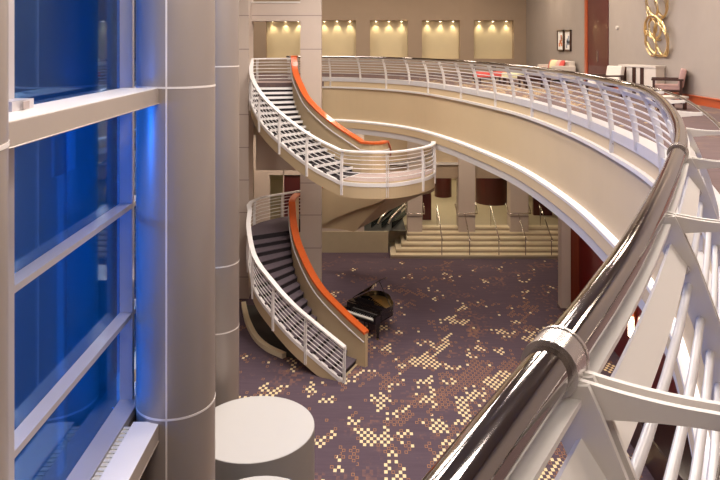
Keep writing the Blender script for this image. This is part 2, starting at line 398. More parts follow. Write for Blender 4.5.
# posts by arc length
acc = [0.0]
for i in range(1, len(Rc)): acc.append(acc[-1]+(Rc[i]-Rc[i-1]).length)
def frame_at(s):
    i = max(0, min(len(acc)-2, next((k for k in range(len(acc)-1) if acc[k+1] >= s), len(acc)-2)))
    t = (s-acc[i])/(acc[i+1]-acc[i]); p = Rc[i].lerp(Rc[i+1], t); n = Rn[i].lerp(Rn[i+1], t).normalized()
    return p, n
s0 = min(range(len(Rc)), key=lambda k: (Rc[k]-Vector((0.40, 1.30, 0))).length); s0 = acc[s0]
k = -1
while s0+k*1.39 < acc[-1]-0.1:
    s = s0+k*1.39
    p, n = frame_at(s); tg = Vector((-n.y, n.x, 0))
    near = k <= 12
    b = MB()
    segs = []
    for (u0, d0), (u1, d1) in zip(PROF, PROF[1:]):
        for q in range(4): segs.append((u0+(u1-u0)*q/4, d0+(d1-d0)*q/4))
    segs.append(PROF[-1])
    full = (k % 2 == 0) or k < 7
    if not full: segs = [q for q in segs if q[1] < 1.62]
    for side in (-1, 1):
        secs = []
        for i, (u, d) in enumerate(segs):
            sl = slope_at(d); nn = Vector((-sl.y, sl.x)); w = 0.036 + 0.012*min(1, i/len(segs))
            if d > 1.7: w = 0.05
            ring = []
            for a, c in ((-w, 0.013), (w, 0.013), (w, 0.025), (-w, 0.025)):
                q = p + n*(u+nn.x*a) + tg*(c*side)
                ring.append((q.x, q.y, H-d+nn.y*a))
            secs.append(ring)
        b.sections(secs)
    po = put(b.build('post', M['white']), rail)
    # bracket arm out to the inner rail
    b = MB(); na = (n+tg*0.2).normalized()
    for side in (-1, 1):
        top = []; bot = []
        for i in range(9):
            t = i/8.0; u = 0.02+0.275*t
            top.append((u, 0.612+0.022*math.sin(math.pi*0.5*min(1, t*1.25))))
            bot.append((u, 0.692-0.030*math.sin(t*math.pi/2)))
        for c0 in (0.013*side,):
            c1 = 0.025*side
            secs = []
            for (u, dt), (_, db) in zip(top, bot):
                secs.append([((p+na*u+tg*c).x, (p+na*u+tg*c).y, H-d) for d, c in ((dt, c0), (dt, c1), (db, c1), (db, c0))])
            b.sections(secs)
    put(b.build('arm', M['white']), rail)
    # bolts
    for d in ((0.80, 1.72, 1.88) if full else (0.80,)):
        b = MB(); u = prof_at(d); q = p+n*u; b.cyl(q-tg*0.032+Vector((0, 0, H-d)), q+tg*0.032+Vector((0, 0, H-d)), 0.017 if d == 0.80 else 0.011, n=12)
        put(b.build('bolt', M['steel2']), po)
    if k % 2 == 0 and k < 4:
        b = MB(); q = Vector((p.x, p.y, H-TD))
        b.cyl(q-tg*0.035, q+tg*0.035, 0.052, n=28); b.cyl(q-tg*0.039, q-tg*0.030, 0.054, n=28); b.cyl(q+tg*0.030, q+tg*0.039, 0.054, n=28)
        put(b.build('collar', M['steel2']), rail)
    k += 1

# ------------------------------------------------------------------ room shell
def wall(name, x0, x1, y0, y1, z0, z1, m, label, cat='wall'):
    b = MB(); b.box(x0, x1, y0, y1, z0, z1); return struct(b.build(name, m), label, cat)
b = MB(); b.prism([(-3.1,-4),(9.2,-4),(9.2,26),(11.5,26),(11.5,34),(-9.5,34),(-9.5,15.05),(-3.1,15.05)], -0.3, 0)
struct(b.build('floor', M['carpet']), 'purple patterned lobby carpet with cream squares on the lower floor', 'floor')
ZC = 14.0
b = MB(); b.prism([(-3.1,-4),(9.2,-4),(9.2,45),(-9.5,45),(-9.5,15.05),(-3.1,15.05)], ZC, ZC+0.3)
struct(b.build('ceiling', M['ceil']), 'high plain ceiling over the atrium', 'ceiling')
# back wall of the mezzanine with lit niches (pitch 52 px at 36 m)
D0 = 36.0
b = MB()
nx = [(PX(370+52*k, D0), PX(408+52*k+(2 if k >= 2 else 0), D0)) for k in range(-3, 3)]
zt, zb = PZ(20.3, D0), PZ(58.7, D0)
b.box(-9.5, 8.95, D0, D0+0.6, zt, ZC); b.box(-9.5, 8.95, D0, D0+0.6, ZU-0.2, zb)
xs = [-9.5]
for a, c in nx: xs += [a, c]
xs.append(8.95)
for i in range(0, len(xs), 2): b.box(xs[i], xs[i+1], D0, D0+0.6, zb, zt)
for a, c in nx: b.box(a-0.05, c+0.05, D0+0.45, D0+0.6, zb-0.02, zt+0.02, 1)
struct(b.build('wall_back', [M['wallbrown'], M['niche']]), 'taupe wall with a row of lit recesses at the back of the mezzanine', 'wall')
for i, (a, c) in enumerate(nx):
    if i == 0: continue
    which = ['', 'recess framed by the stone opening above the stair', 'recess just right of the tall stone pier', 'second recess right of the pier', 'third recess right of the pier', 'fourth and last recess by the grey corner'][i]
    w = c-a
    for q, nm in enumerate(('left', 'middle', 'right')):
        x = a+w*(0.16+0.34*q)
        b = MB(); b.cyl((0, 0, 0), (0, 0, 0.05), 0.045, n=16); b.cyl((0, 0, -0.012), (0, 0, 0), 0.033, n=14, mi=1)
        o = b.build('niche_downlight', [M['steel2'], M['lamp']])
        o.location = (x, D0+0.30, zt-0.052)
        tag(o, f'{nm} downlight in the {which}', 'light', 'downlights in the wall recesses')
        L = bpy.data.lights.new('niche_spot', 'SPOT'); L.energy = 20; L.color = (1.0, 0.83, 0.54); L.spot_size = math.radians(75); L.spot_blend = 0.7; L.shadow_soft_size = 0.03
        lo = bpy.data.objects.new('niche_spot', L); COL.objects.link(lo); lo.location = (x, D0+0.30, zt-0.075); lo.rotation_euler = (math.radians(8), 0, 0)
# right wall of the mezzanine
wall('wall_right', 8.8, 9.2, -4, 24.1, H-3.9, ZC, M['walltaupe'], 'long grey taupe wall of the mezzanine behind the gold sculpture')
wall('wall_right_far', 8.8, 9.2, 26.5, 36.6, H-3.9, ZC, M['walltaupe'], 'grey taupe wall beyond the dark doorway with framed prints')
wall('wall_right_top', 8.8, 9.2, 24.1, 26.5, 12.9, ZC, M['walltaupe'], 'wall above the tall dark doorway')
b = MB(); b.box(8.82, 8.90, 24.3, 26.4, ZU, 12.9)
dr = struct(b.build('door_1', M['maroon']), 'tall dark maroon doorway panel in the mezzanine wall', 'door')
b = MB(); b.box(8.79, 8.82, 25.2, 25.24, ZU+0.9, ZU+1.3); b.build('door_handle', M['steel2'], dr)
b = MB(); b.box(8.78, 9.0, 26.35, 26.6, ZU, 12.9)
struct(b.build('trim_6', M['redbase']), 'orange red wooden jamb on the far side of the dark doorway', 'trim')
b = MB(); b.box(8.76, 9.0, 24.05, 24.35, ZU, 12.9)
struct(b.build('trim_7', M['maroon']), 'red brown wooden jamb on the near side of the dark doorway', 'trim')
b = MB(); b.box(8.74, 8.82, -4, 23.6, ZU, ZU+0.2); b.box(8.70, 8.82, -4, 23.6, ZU+0.2, ZU+0.23)
struct(b.build('baseboard_right', M['redbase']), 'orange red wooden skirting along the mezzanine wall', 'baseboard')
# lower right wall: red timber and the grey column
wall('wall_lower_right', 8.25, 8.8, 8.0, 25.95, 0, H-3.8, M['redlacquer'], 'dark red timber wall of the lower lobby below the balcony')
wall('wall_lower_right_near', 8.6, 9.2, -4, 8.0, 0, H-3.8, M['plaster'], 'plain lower lobby wall near the viewer')
b = MB(); b.box(7.5, 7.84, 25.3, 25.75, 0, H-3.8); b.box(7.47, 7.87, 25.27, 25.78, 0, 0.14, 1)
struct(b.build('column_lobby', [M['stone'], M['steel2']]), 'square grey lobby pillar beside the red timber wall', 'column')
b = MB(); b.box(7.84, 8.25, 25.6, 25.94, 0, H-3.8)
struct(b.build('trim_8', M['redwood']), 'brown timber strip between grey pillar and red wall', 'trim')
wall('wall_right_side', 11.5, 11.8, 26.0, 45, 0, H-3.5, M['olive'], 'olive side wall of the raised lounge')
wall('wall_right_return', 8.25, 11.8, 25.95, 26.0, 0, H-3.5, M['olive'], 'short return wall behind the grey lobby pillar')
wall('wall_near', -3.1, 9.2, -4.3, -4.0, 0, ZC, M['walltaupe'], 'plain wall behind the viewer')

# stone frame around the stair head
def pier(name, x0, x1, y0, y1, z0, z1, joints, label, mi='stone'):
    b = MB(); b.box(x0, x1, y0, y1, z0, z1)
    for z in joints: b.box(x0-0.004, x1+0.004, y0-0.004, y1, z-0.018, z+0.018, 1)
    return struct(b.build(name, [M[mi], M['joint']]), label, 'column')
DP = 27.35
zj = [PZ(y, DP) for y in (15.5, 49.2, 183, 215, 248)]
pier('column_stair', PX(300.3, DP), PX(321.3, DP), DP, DP+0.5, 0, ZC, zj, 'tall square stone pier rising through the curved staircase')
DW = 26.6
b = MB(); b.box(-9.5, PX(248.6, DW), DW, DW+1.2, 0, ZC)
for y in (15.5, 49.2, 114.5, 147.5, 180, 212.5, 277): b.box(-9.5, PX(248.6, DW)+0.004, DW-0.004, DW+0.1, PZ(y, DW)-0.018, PZ(y, DW)+0.018, 1)
struct(b.build('wall_stair', [M['stone'], M['joint']]), 'pinkish grey panelled wall left of the curved staircase', 'wall')
b = MB(); b.box(PX(248.6, DW), PX(300.3, DP), DP, DP+0.8, PZ(21, DP), PZ(3, DP)); b.box(PX(248.6, DW), PX(300.3, DP), DP-0.004, DP, PZ(15.5, DP)-0.018, PZ(15.5, DP)+0.018, 1)
b.box(PX(248.6, DW), PX(300.3, DP), DP-0.05, DP+0.1, PZ(3, DP), PZ(1.5, DP), 2)
struct(b.build('lintel', [M['stone'], M['joint'], M['white']]), 'stone lintel above the opening at the stair head', 'wall')
# wall with openings behind the lower landing
DB = 32.5
b = MB()
cuts = [(-9.5, -9.5), (PX(247, DB), PX(254, DB)), (PX(269.5, DB), PX(283, DB)), (PX(284, DB), PX(301, DB))]
z1 = [None, PZ(169, DB), PZ(175, DB), PZ(176, DB)]
b.box(-9.5, 0.2, DB, DB+0.3, PZ(169, DB), H-3.8); b.box(-9.5, 0.2, DB, DB+0.3, 0, 1.0)
b.box(-9.5, cuts[1][0], DB, DB+0.3, 1.0, z1[1]); b.box(cuts[1][1], cuts[2][0], DB, DB+0.3, 1.0, z1[1]); b.box(cuts[2][1], cuts[3][0], DB, DB+0.3, 1.0, z1[1]); b.box(cuts[3][1], 0.2, DB, DB+0.3, 1.0, z1[1])
b.box(cuts[2][0], cuts[3][1], DB, DB+0.3, z1[2], z1[1])
struct(b.build('wall_lower_back', M['stone']), 'beige wall with narrow openings behind the lower stair landing', 'wall')
b = MB(); b.box(cuts[3][0], cuts[3][1], DB+0.1, DB+0.25, 1.0, z1[3])
struct(b.build('door_2', M['maroon']), 'dark doorway behind the lower stair landing', 'door')
# raised lounge
b = MB(); b.box(-9.5, 1.35, DB-0.05, 45, 0, 1.0); b.box(1.35, 11.5, 33.6, 45, 0, 1.0)
struct(b.build('floor_lounge', M['lounge']), 'raised tan floor of the lounge at the back', 'floor')
b = MB(); b.box(0.2, 2.2, DB+0.05, 40, 1.0, 1.004)  # flat sheet on the floor; the depth of the well is painted black
struct(b.build('floor_shade_escalator', M['black']), 'flat black sheet painting the dark of the escalator well into the floor', 'floor')
wall('wall_lounge', -9.8, 11.8, 44.7, 45.2, 0, H-3.8, M['olive'], 'olive tan wall at the far end of the raised lounge')
wall('wall_left_far', -9.8, -9.5, 15.1, 45, 0, ZC, M['walltaupe'], 'wall closing the far left of the lobby')
b = MB(); b.box(0.2, 11.5, 33.25, 33.7, PZ(178.5, 33.2), PZ(164.5, 33.2))
struct(b.build('beam_lobby', M['wallbrown']), 'brown beam over the lounge openings', 'beam')
b = MB(); b.box(0.2, 11.5, 33.4, 33.7, PZ(163.5, 33.2), H-3.8)
struct(b.build('wall_bulkhead', M['plaster']), 'beige bulkhead above the lounge beam', 'wall')
b = MB(); b.box(0.2, 11.5, 33.1, 33.7, PZ(164.5, 33.2), PZ(162.8, 33.2))
struct(b.build('trim_9', M['white']), 'thin white lit line on top of the lounge beam', 'trim')
# entrance steps
st = None
b = MB()
for i in range(6):
    x0 = PX(390.6, 31.6)+0.27*i if i < 4 else PX(390.6, 31.6)+0.27*3+0.05*(i-3)
    y = 31.55+0.34*i; z = 0.1667*(i+1)
    b.box(x0, 11.5, y, 33.65, z-0.1667, z-0.07, 1); b.box(x0, 11.5, y-0.015, 33.65, z-0.07, z, 0)
struct(b.build('floor_steps', [M['cream'], M['creamdark']]), 'wide flight of cream stone steps up to the raised lounge', 'floor')
for px, w, dd, txt in ((415, 14.5, 33.0, 'leftmost square lounge pillar by the escalator'), (467, 16.5, 33.0, 'middle square lounge pillar between the stair handrails'), (519.5, 18, 33.0, 'right square lounge pillar beside the red panels')):
    x0 = PX(px-w/2, dd); x1 = PX(px+w/2, dd)
    b = MB(); b.box(x0, x1, dd, dd+0.8, 0.4, H-3.8); b.box(x0-0.01, x1+0.01, dd-0.01, dd+0.8, 1.55, 1.6, 1)
    struct(b.build('column_lounge', [M['stone'], M['joint']]), txt, 'column')

# ------------------------------------------------------------------ staircase
inner1 = keyed([(0,(-2.72,27.25)),(3.5,(-2.62,26.9)),(6.5,(-2.35,26.3)),(9.5,(-1.98,25.65)),(13.5,(-1.06,24.5)),(17,(0.05,23.5))])
outer1 = keyed([(0,(-4.35,27.3)),(4,(-4.15,26.2)),(8,(-3.5,24.9)),(12,(-2.5,23.8)),(15,(-1.55,23.0)),(17,(-0.65,22.4))])
inner2 = keyed([(0,(0.95,23.7)),(3,(1.1,24.9)),(5.5,(1.0,25.9)),(8,(0.6,27.0)),(10.5,(-0.1,27.95)),(13,(-0.9,28.5)),(15,(-1.6,28.65))])
outer2 = keyed([(0,(2.62,24.3)),(3,(2.75,25.6)),(5.5,(2.6,27.0)),(8,(2.0,28.5)),(10.5,(0.8,29.7)),(13,(-0.5,30.2)),(15,(-1.6,30.3))])
inner3 = keyed([(0,(-2.65,25.8)),(3.2,(-2.46,24.6)),(6.3,(-2.15,23.6)),(11,(-1.42,22.3)),(14.7,(-0.5,21.45)),(17,(0.16,20.95))])
outer3 = keyed([(0,(-4.05,25.0)),(2,(-3.93,24.0)),(5,(-3.45,22.3)),(8,(-2.75,21.4)),(10.5,(-2.1,20.8)),(13,(-1.45,20.5)),(17,(-0.33,20.0))])
stair = empty('curved_staircase', (-1.0, 26.5, 0), 'curved white railed staircase with orange wooden parapet cap spiralling around a stone pier', 'staircase')
def steps(flight, fi, fo, n, ztop, mats, white_nose):
    for k in range(n):
        z = ztop-RS*(k+1); a0, a1, c0, c1 = fi(k), fi(k+1), fo(k), fo(k+1)
        if k == n-1 and flight.name.startswith('lower'): continue
        b = MB()
        q = [(a0.x,a0.y),(c0.x,c0.y),(c1.x,c1.y),(a1.x,a1.y)]
        bot = RS*1.0
        # riser + tread solid
        vs = [(x, y, z+RS-0.09) for x, y in q[:2]]
        b.prism(q, z-bot, z, 1, 0, 1)
        # front nosing at the lower edge of this tread
        f0 = c1; f1 = a1; d = Vector(((f1-f0).y, -(f1-f0).x, 0)).normalized()
        if d.dot((a1+c1)*0.5-(a0+c0)*0.5) < 0: d = -d
        nz = 0.088 if white_nose else 0.03
        r = [(f0.x,f0.y),(f1.x,f1.y),(f1.x+d.x*0.03,f1.y+d.y*0.03),(f0.x+d.x*0.03,f0.y+d.y*0.03)]
        b.prism(r, z-nz, z+0.003, 2)
        b.build('step', mats, flight)
def ribbon(fi, n0, n1, zf, prof, side, sub=4):
    """profile (u inward from the edge along 'side', dz from nosing)"""
    secs = []
    N = int((n1-n0)*sub)
    for j in range(N+1):
        n = n0+(n1-n0)*j/N
        p = fi(n); t = fi(n+0.05)-fi(n-0.05); nn = Vector((t.y, -t.x, 0)).normalized()*side
        secs.append([(p.x+nn.x*u, p.y+nn.y*u, zf(n)+dz) for u, dz in prof])
    b = MB(); b.sections(secs); return b
def path(fi, n0, n1, zf, u, dz, side, sub=3):
    out = []; N = max(1, int(round((n1-n0)*sub)))
    for j in range(N+1):
        n = n0+(n1-n0)*j/N
        p = fi(n); t = fi(n+0.05)-fi(n-0.05); nn = Vector((t.y, -t.x, 0)).normalized()*side
        out.append(Vector((p.x+nn.x*u, p.y+nn.y*u, zf(n)+dz)))
    return out
def part_empty(name):
    o = bpy.data.objects.new(name, None); COL.objects.link(o); o.parent = stair
    o.matrix_parent_inverse = Matrix.Translation(stair.location).inverted(); return o
zf1 = lambda n: ZU-RS*min(17, max(0, n))
zf2 = lambda n: ZL1-(ZL1-ZL2)/15*min(15, max(0, n))
zf3 = lambda n: ZL2-RS*min(17, max(0, n))
# the flights
fl1 = part_empty('upper_flight'); steps(fl1, inner1, outer1, 17, ZU, [M['riserdark'], M['riserdark'], M['nosing']], True)
fl2 = part_empty('middle_flight'); steps(fl2, inner2, outer2, 15, ZL1, [M['stepdark'], M['riserdark'], M['stepdark']], False)
fl3 = part_empty('lower_flight'); steps(fl3, inner3, outer3, 17, ZL2, [M['stepdark'], M['riserdark'], M['stepdark']], False)
# soffits
def soffit(fi, fo, n0, n1, zf, dz0=-0.52, dz1=-0.30):
    secs = []
    N = int((n1-n0)*3)
    for j in range(N+1):
        n = n0+(n1-n0)*j/N; a = fi(n); c = fo(n); z = zf(n)
        secs.append([(a.x,a.y,max(0.0, z+dz0)),(c.x,c.y,max(0.0, z+dz0)),(c.x,c.y,max(0.02, z+dz1)),(a.x,a.y,max(0.02, z+dz1))])
    b = MB(); b.sections(secs); return b
put(soffit(inner1, outer1, 0, 17, zf1).build('soffit', M['fascia']), stair)
def deep(n):
    return max(2.2, zf2(n)-0.52-0.026*max(0, n-5)**2)
secs = []
for j in range(46):
    n = j/3; a = inner2(n); c = outer2(n); z = zf2(n)
    secs.append([(a.x,a.y,deep(n)),(c.x,c.y,deep(n)),(c.x,c.y,z-0.3),(a.x,a.y,z-0.3)])
b = MB(); b.sections(secs); put(b.build('soffit', M['fascia']), stair)
put(soffit(inner3, outer3, 0, 16.2, zf3).build('soffit', M['fascia']), stair)
# sides: which sign of normal points outward for the outer edges / inward for the inner edges
def outside(fi, fo, n=5):
    p = fo(n); t = fo(n+0.05)-fo(n-0.05); nn = Vector((t.y, -t.x, 0)).normalized()
    return 1 if nn.dot(fo(n)-fi(n)) > 0 else -1
so = outside(inner1, outer1); si = -so
# landing between upper and middle flight
rim = [(-0.62,22.38),(-0.2,22.13),(0.35,22.0),(0.9,22.02),(1.4,22.25),(1.9,22.7),(2.3,23.2),(2.55,23.75),(2.62,24.3)]
rimc = catmull(rim, 5)
inn = [(0.95,23.7),(0.75,23.35),(0.4,23.3),(0.05,23.5)]
b = MB(); b.prism([(p.x, p.y) for p in rimc]+inn, ZL1-0.52, ZL1, 1, 0, 1)
put(b.build('upper_landing', [M['landing'], M['fascia']]), stair)
# lower landing
l2 = [tuple(outer2(15))[:2],(-2.0,28.9),(-2.45,28.3),(-2.9,27.95),(-3.5,27.5),(-3.95,27.0),(-4.2,26.4),(-4.22,25.8)]+[tuple(outer3(0))[:2], tuple(inner3(0))[:2],(-2.66,26.6),(-2.6,27.34),(-1.7,27.9),tuple(inner2(15))[:2]]
b = MB(); b.prism(l2, ZL2-0.52, ZL2, 1, 0, 1)
put(b.build('lower_landing', [M['stepdark'], M['riserdark']]), stair)
b = MB(); b.prism([(-4.3,27.28),(-4.36,27.3),(-4.36,28.4),(-2.6,28.4),(-2.6,27.3),(-2.72,27.28)], ZU-0.3, ZU+0.006, 1, 0, 1)
put(b.build('top_landing', [M['landing'], M['riserdark']]), stair)

def stair_rail(base, up_posts, name='outer_railing', rods=(0.13,0.27,0.41,0.55,0.69,0.81), top=0.98, long=True):
    """base: 3-D path along the walking surface edge; builds stringer rail, rods, top rail, posts"""
    nrm = []
    for i in range(len(base)):
        d = base[min(i+1, len(base)-1)]-base[max(i-1, 0)]; nrm.append(Vector((d.y, -d.x, 0)).normalized())
    e = part_empty(name)
    def sw(prof, m, nm):
        b = MB(); b.sections([[(p.x+n.x*u, p.y+n.y*u, p.z+dz) for u, dz in prof] for p, n in zip(base, nrm)])
        o = b.build(nm, m, e); return o
    sw([(-0.05,-0.05),(0.05,-0.05),(0.05,-0.17),(-0.05,-0.17)], M['railwhite'], 'bottom_rail')
    sw([(-0.08,top),(0.08,top),(0.08,top-0.05),(-0.08,top-0.05)], M['railwhite'], 'top_rail')
    for h in rods:
        b = MB(); b.tube([p+Vector((0, 0, h)) for p in base], 0.014, 6); b.build('rod', M['railwhite'], e)
    L = [0.0]
    for i in range(1, len(base)): L.append(L[-1]+(base[i]-base[i-1]).length)
    cnt = max(1, int(round(L[-1]/up_posts)))
    for k in range(cnt+1):
        s = L[-1]*k/cnt
        i = next((q for q in range(len(L)-1) if L[q+1] >= s-1e-6), len(L)-2); t = (s-L[i])/max(1e-6, L[i+1]-L[i])
        p = base[i].lerp(base[i+1], t); n = nrm[i]; tg = Vector((-n.y, n.x, 0))
        b = MB()
        lo = -0.5 if long else -0.17
        for c in (-0.035, 0.02):
            ring = lambda z, w, uu: [tuple(p+n*(uu+a)+tg*cc+Vector((0, 0, z))) for a, cc in ((-w, c), (w, c), (w, c+0.015), (-w, c+0.015))]
            b.sections([ring(lo, 0.03, 0.05), ring(-0.05, 0.045, 0.05), ring(0.35, 0.04, 0.06), ring(0.7, 0.035, 0.04), ring(top-0.03, 0.03, 0.0)])
        b.build('post', M['railwhite'], e)
    return e
def orient(pts, fi_ref):
    return pts
# outer railing on the upper flight + landing, as one sweep (outward normal = right of travel)
p_up = path(outer1, 0, 17, zf1, 0.0, 0.0, so)
zl = lambda n: ZL1
p_land = [Vector((p.x, p.y, ZL1)) for p in rimc[1:]]
p_mid = path(outer2, 0.3, 15, zf2, 0.0, 0.0, so)
def clean(pts):
    o = [pts[0]]
    for q in pts[1:]:
        if (q-o[-1]).length > 0.06: o.append(q)
    return o
p_low = [Vector((x, y, ZL2)) for x, y in [(-1.75,29.7),(-2.05,28.9),(-2.45,28.3),(-2.9,27.95),(-3.5,27.5),(-3.95,27.0),(-4.2,26.4),(-4.22,25.8)]]+path(outer3, 0, 16.6, zf3, 0, 0, so)
pre = [Vector((-2.75,28.05,ZU)),Vector((-3.3,28.1,ZU)),Vector((-3.9,28.0,ZU)),Vector((-4.28,27.7,ZU))]
stair_rail(clean(pre+p_up+p_land), 1.5, 'upper_railing')
stair_rail(clean(p_mid+p_low), 1.5, 'lower_railing')
# stringers (beige band outside)
def stringer(pts, name, dz0=-0.55, dz1=-0.17):
    nrm = []
    for i in range(len(pts)):
        d = pts[min(i+1, len(pts)-1)]-pts[max(i-1, 0)]; nrm.append(Vector((d.y, -d.x, 0)).normalized())
    b = MB(); b.sections([[(p.x+n.x*u, p.y+n.y*u, max(0.0 if dz < -0.3 else 0.01, p.z+dz)) for u, dz in ((-0.06,dz1),(0.03,dz1),(0.03,dz0),(-0.06,dz0))] for p, n in zip(pts, nrm)])
    put(b.build(name, M['fascia']), stair)
stringer(clean(p_up+p_land), 'outer_stringer')
stringer(clean(p_mid+p_low), 'outer_stringer')
# inner parapets with orange caps
def parapet(pts, lo=-0.52, hi=1.02, handrail=True):
    nrm = []
    for i in range(len(pts)):
        d = pts[min(i+1, len(pts)-1)]-pts[max(i-1, 0)]; nrm.append(Vector((-d.y, d.x, 0)).normalized())  # away from the walking side
    def sw(prof, m, nm, parent=None, clampz=True):
        b = MB(); b.sections([[(p.x+n.x*u, p.y+n.y*u, max(0.0 if dz < 0 else 0.01, p.z+dz)) for u, dz in prof] for p, n in zip(pts, nrm)])
        o = b.build(nm, m)
        return put(o, stair) if parent is None else o
    pr = sw([(0.0,lo),(0.13,lo),(0.13,hi),(0.0,hi)], M['fascia'], 'parapet')
    sw([(-0.06,hi),(0.19,hi),(0.19,hi+0.07),(-0.06,hi+0.07)], M['orange'], 'parapet_cap')
    if handrail:
        b = MB(); b.tube([p-n*0.07+Vector((0, 0, 0.80)) for p, n in zip(pts, nrm)], 0.022, 8)
        for i in range(4, len(pts)-1, 9): 
            p = pts[i]; n = nrm[i]; b.tube([p+Vector((0, 0, 0.72)), p-n*0.07+Vector((0, 0, 0.73)), p-n*0.07+Vector((0, 0, 0.80))], 0.012, 6)
        put(b.build('handrail', M['whitelilac']), stair)
pp1 = path(inner1, 0, 17, zf1, 0, 0, so)
curl = [Vector((p.x, p.y, ZL1)) for p in catmull([(0.05,23.5),(0.42,23.3),(0.78,23.4),(0.95,23.7)], 4)[1:]]
pp2 = path(inner2, 0.2, 15, zf2, 0, 0, so)
pp3 = [Vector((x, y, ZL2)) for x, y in ((-2.58,27.3),(-2.66,26.7),(-2.67,26.2))]+path(inner3, 0, 17, zf3, 0, 0, so)
parapet(clean([Vector((-2.72,27.75,ZU))]+pp1+curl))
parapet(clean(pp2), handrail=False)
parapet(clean(pp3))
b = MB(); b.box(-4.40, PX(300.3, DP)+0.1, 28.75, 28.95, PZ(170, 28.8), ZU-0.2)
struct(b.build('wall_understair', [M['stone']]), 'grey panel wall below the stair head', 'wall')
# kerb ring on the floor below the lower flight
kc = catmull([(-4.35,25.9),(-4.15,25.1),(-3.9,24.2),(-3.45,23.0),(-2.95,22.2),(-2.35,21.65)], 6)
b = MB(); nn = normals(kc)
b.sections([[(p.x+n.x*u, p.y+n.y*u, z) for u, z in ((0.0,0.0),(0.0,0.16),(0.17,0.16),(0.17,0.0))] for p, n in zip(kc, nn)])
struct(b.build('trim_10', M['kerb']), 'curved cream stone kerb on the carpet under the lower flight', 'trim')
b = MB(); b.prism([(p.x+0.02, p.y) for p in kc]+[(-1.6,21.35),(-1.9,22.3),(-2.7,24.3),(-2.9,25.9)], 0, 0.012)  # thin black sheet stands for the dark space below the flight
struct(b.build('floor_shade_understair', M['black']), 'black sheet painting the shade under the lower flight inside the kerb', 'floor')

# ------------------------------------------------------------------ window side
XG = -2.95
def column(name, x, y, r, rings, label, seam=None):
    b = MB(); b.cyl((x, y, 0), (x, y, ZC), r, n=64, caps=False)
    o = struct(b.build(name, M['column']), label, 'column')
    b = MB()
    for z in rings: b.cyl((x, y, z-0.012), (x, y, z+0.012), r+0.004, n=64)
    o2 = b.build('reveal_ring', M['ring'], o)
    if seam is not None:
        b = MB()
        b.box(-0.010, 0.010, -r-0.004, -r+0.02, 0, ZC, mt=Matrix.Translation((x, y, 0)) @ Matrix.Rotation(seam, 4, 'Z'))
        b.build('seam', M['ring'], o)
    return o
column('column_window', -2.23, 8.25, 0.464, [H-0.515, H-4.32, H-8.2, H+3.4], 'big round metal clad column at the end of the window beams', math.radians(1.5))
column('column_entrance', -2.97, 14.2, 0.44, [H-0.48, H-4.55, H-5.9, H+3.4], 'round metal clad column behind the big one', None)
column('column_near', -2.16, 3.2, 0.45, [H-0.5, H-4.17, H+3.4], 'round metal clad column cut by the picture edge', None)
b = MB(); b.box(-2.82, -2.25, 8.6, 9.2, 0, H-3.0)
for d in (4.62, 4.85): b.box(-2.825, -2.245, 8.595, 9.2, H-d-0.01, H-d+0.01, 1)
struct(b.build('column_backing', [M['column'], M['ring']]), 'square metal pilaster behind the big round column', 'column')
# beams
def beam(name, x0, x1, y0, y1, zt, zb, label):
    b = MB(); b.box(x0, x1, y0, y1, zb, zt); b.box(x1-0.005, x1+0.006, y0, y1-0.02, zb, zb+0.012)
    b.box(x0-0.0, x1+0.012, y1-0.02, y1, zb-0.012, zt+0.0)
    o = struct(bevel(b.build(name, M['beam']), 0.004, 1), label, 'beam'); return o
beam('beam_window', -2.74, -2.31, 3.3, 7.85, H-0.52, H-0.70, 'satin metal box beam with bright top crossing in front of the window')
b = MB(); b.box(-2.74, -2.312, 3.3, 7.84, H-0.52, H-0.517)
struct(b.build('beam_cover', M['white']), 'bright white top plate of the upper window beam', 'beam')
beam('beam_sill', -2.615, -2.31, 3.3, 7.85, H-4.37, H-4.57, 'satin metal sill beam at the foot of the window')
b = MB(); b.box(-2.61, -2.312, 3.3, 7.84, H-4.37, H-4.367)
struct(b.build('windowsill', M['white']), 'broad white window sill plate', 'window sill')
b = MB()
b.box(-2.70, -2.615, 3.3, 7.8, H-4.51, H-4.40, 0)
y = 3.3
while y < 7.75:
    b.box(-2.695, -2.62, y, y+0.045, H-4.40, H-4.385, 0); y += 0.075
struct(b.build('vent_grille', M['grille']), 'narrow cream slotted air grille beside the sill', 'grille')
wall('wall_left_beyond', -3.4, -3.1, 8.8, 15.0, 0, H-4.50, M['walltaupe'], 'spandrel wall beside the entrance drums')
wall('wall_left', -3.1, -2.72, -4, 8.8, 0, H-4.50, M['walltaupe'], 'spandrel wall below the big window')
# mullions, transoms, panes
YM = [(-2.2, -1.9), (5.55, 5.83), (8.35, 8.78)]
w1 = None
def part_of(b, name, m, root): o = b.build(name, m); return put(o, root)
win = bpy.data.objects.new('window_1', None); COL.objects.link(win); win.location = (XG, 7.0, H-4.4)
struct(win, 'tall blue window wall with metal mullions and cross bars', 'window')
def mull(px0, px1, x_front, wdt):
    pass
b = MB(); b.box(XG, -2.795, 8.35, 8.42, H-4.38, ZC); part_of(b, 'mullion', M['frame'], win)
b = MB(); b.box(XG, -2.795, 5.38, 5.50, H-4.38, ZC); part_of(b, 'mullion', M['frame'], win)
b = MB(); b.box(-3.2, -3.1, 14.8, 15.05, H-4.38, ZC); part_of(b, 'mullion', M['frame'], win)
for d in (1.97, 3.31):
    b = MB(); b.box(XG, -2.80, 1.0, 8.8, H-d-0.06, H-d); part_of(bevel(b, 0.01) if False else b, 'transom', M['frame'], win)
b = MB(); b.box(XG, -2.76, 1.0, 8.8, H-0.66, H-0.56); part_of(b, 'transom', M['frame'], win)
b = MB(); b.box(XG, -2.71, 1.0, 8.8, H-4.47, H-4.38); part_of(b, 'bottom_rail', M['frame'], win)
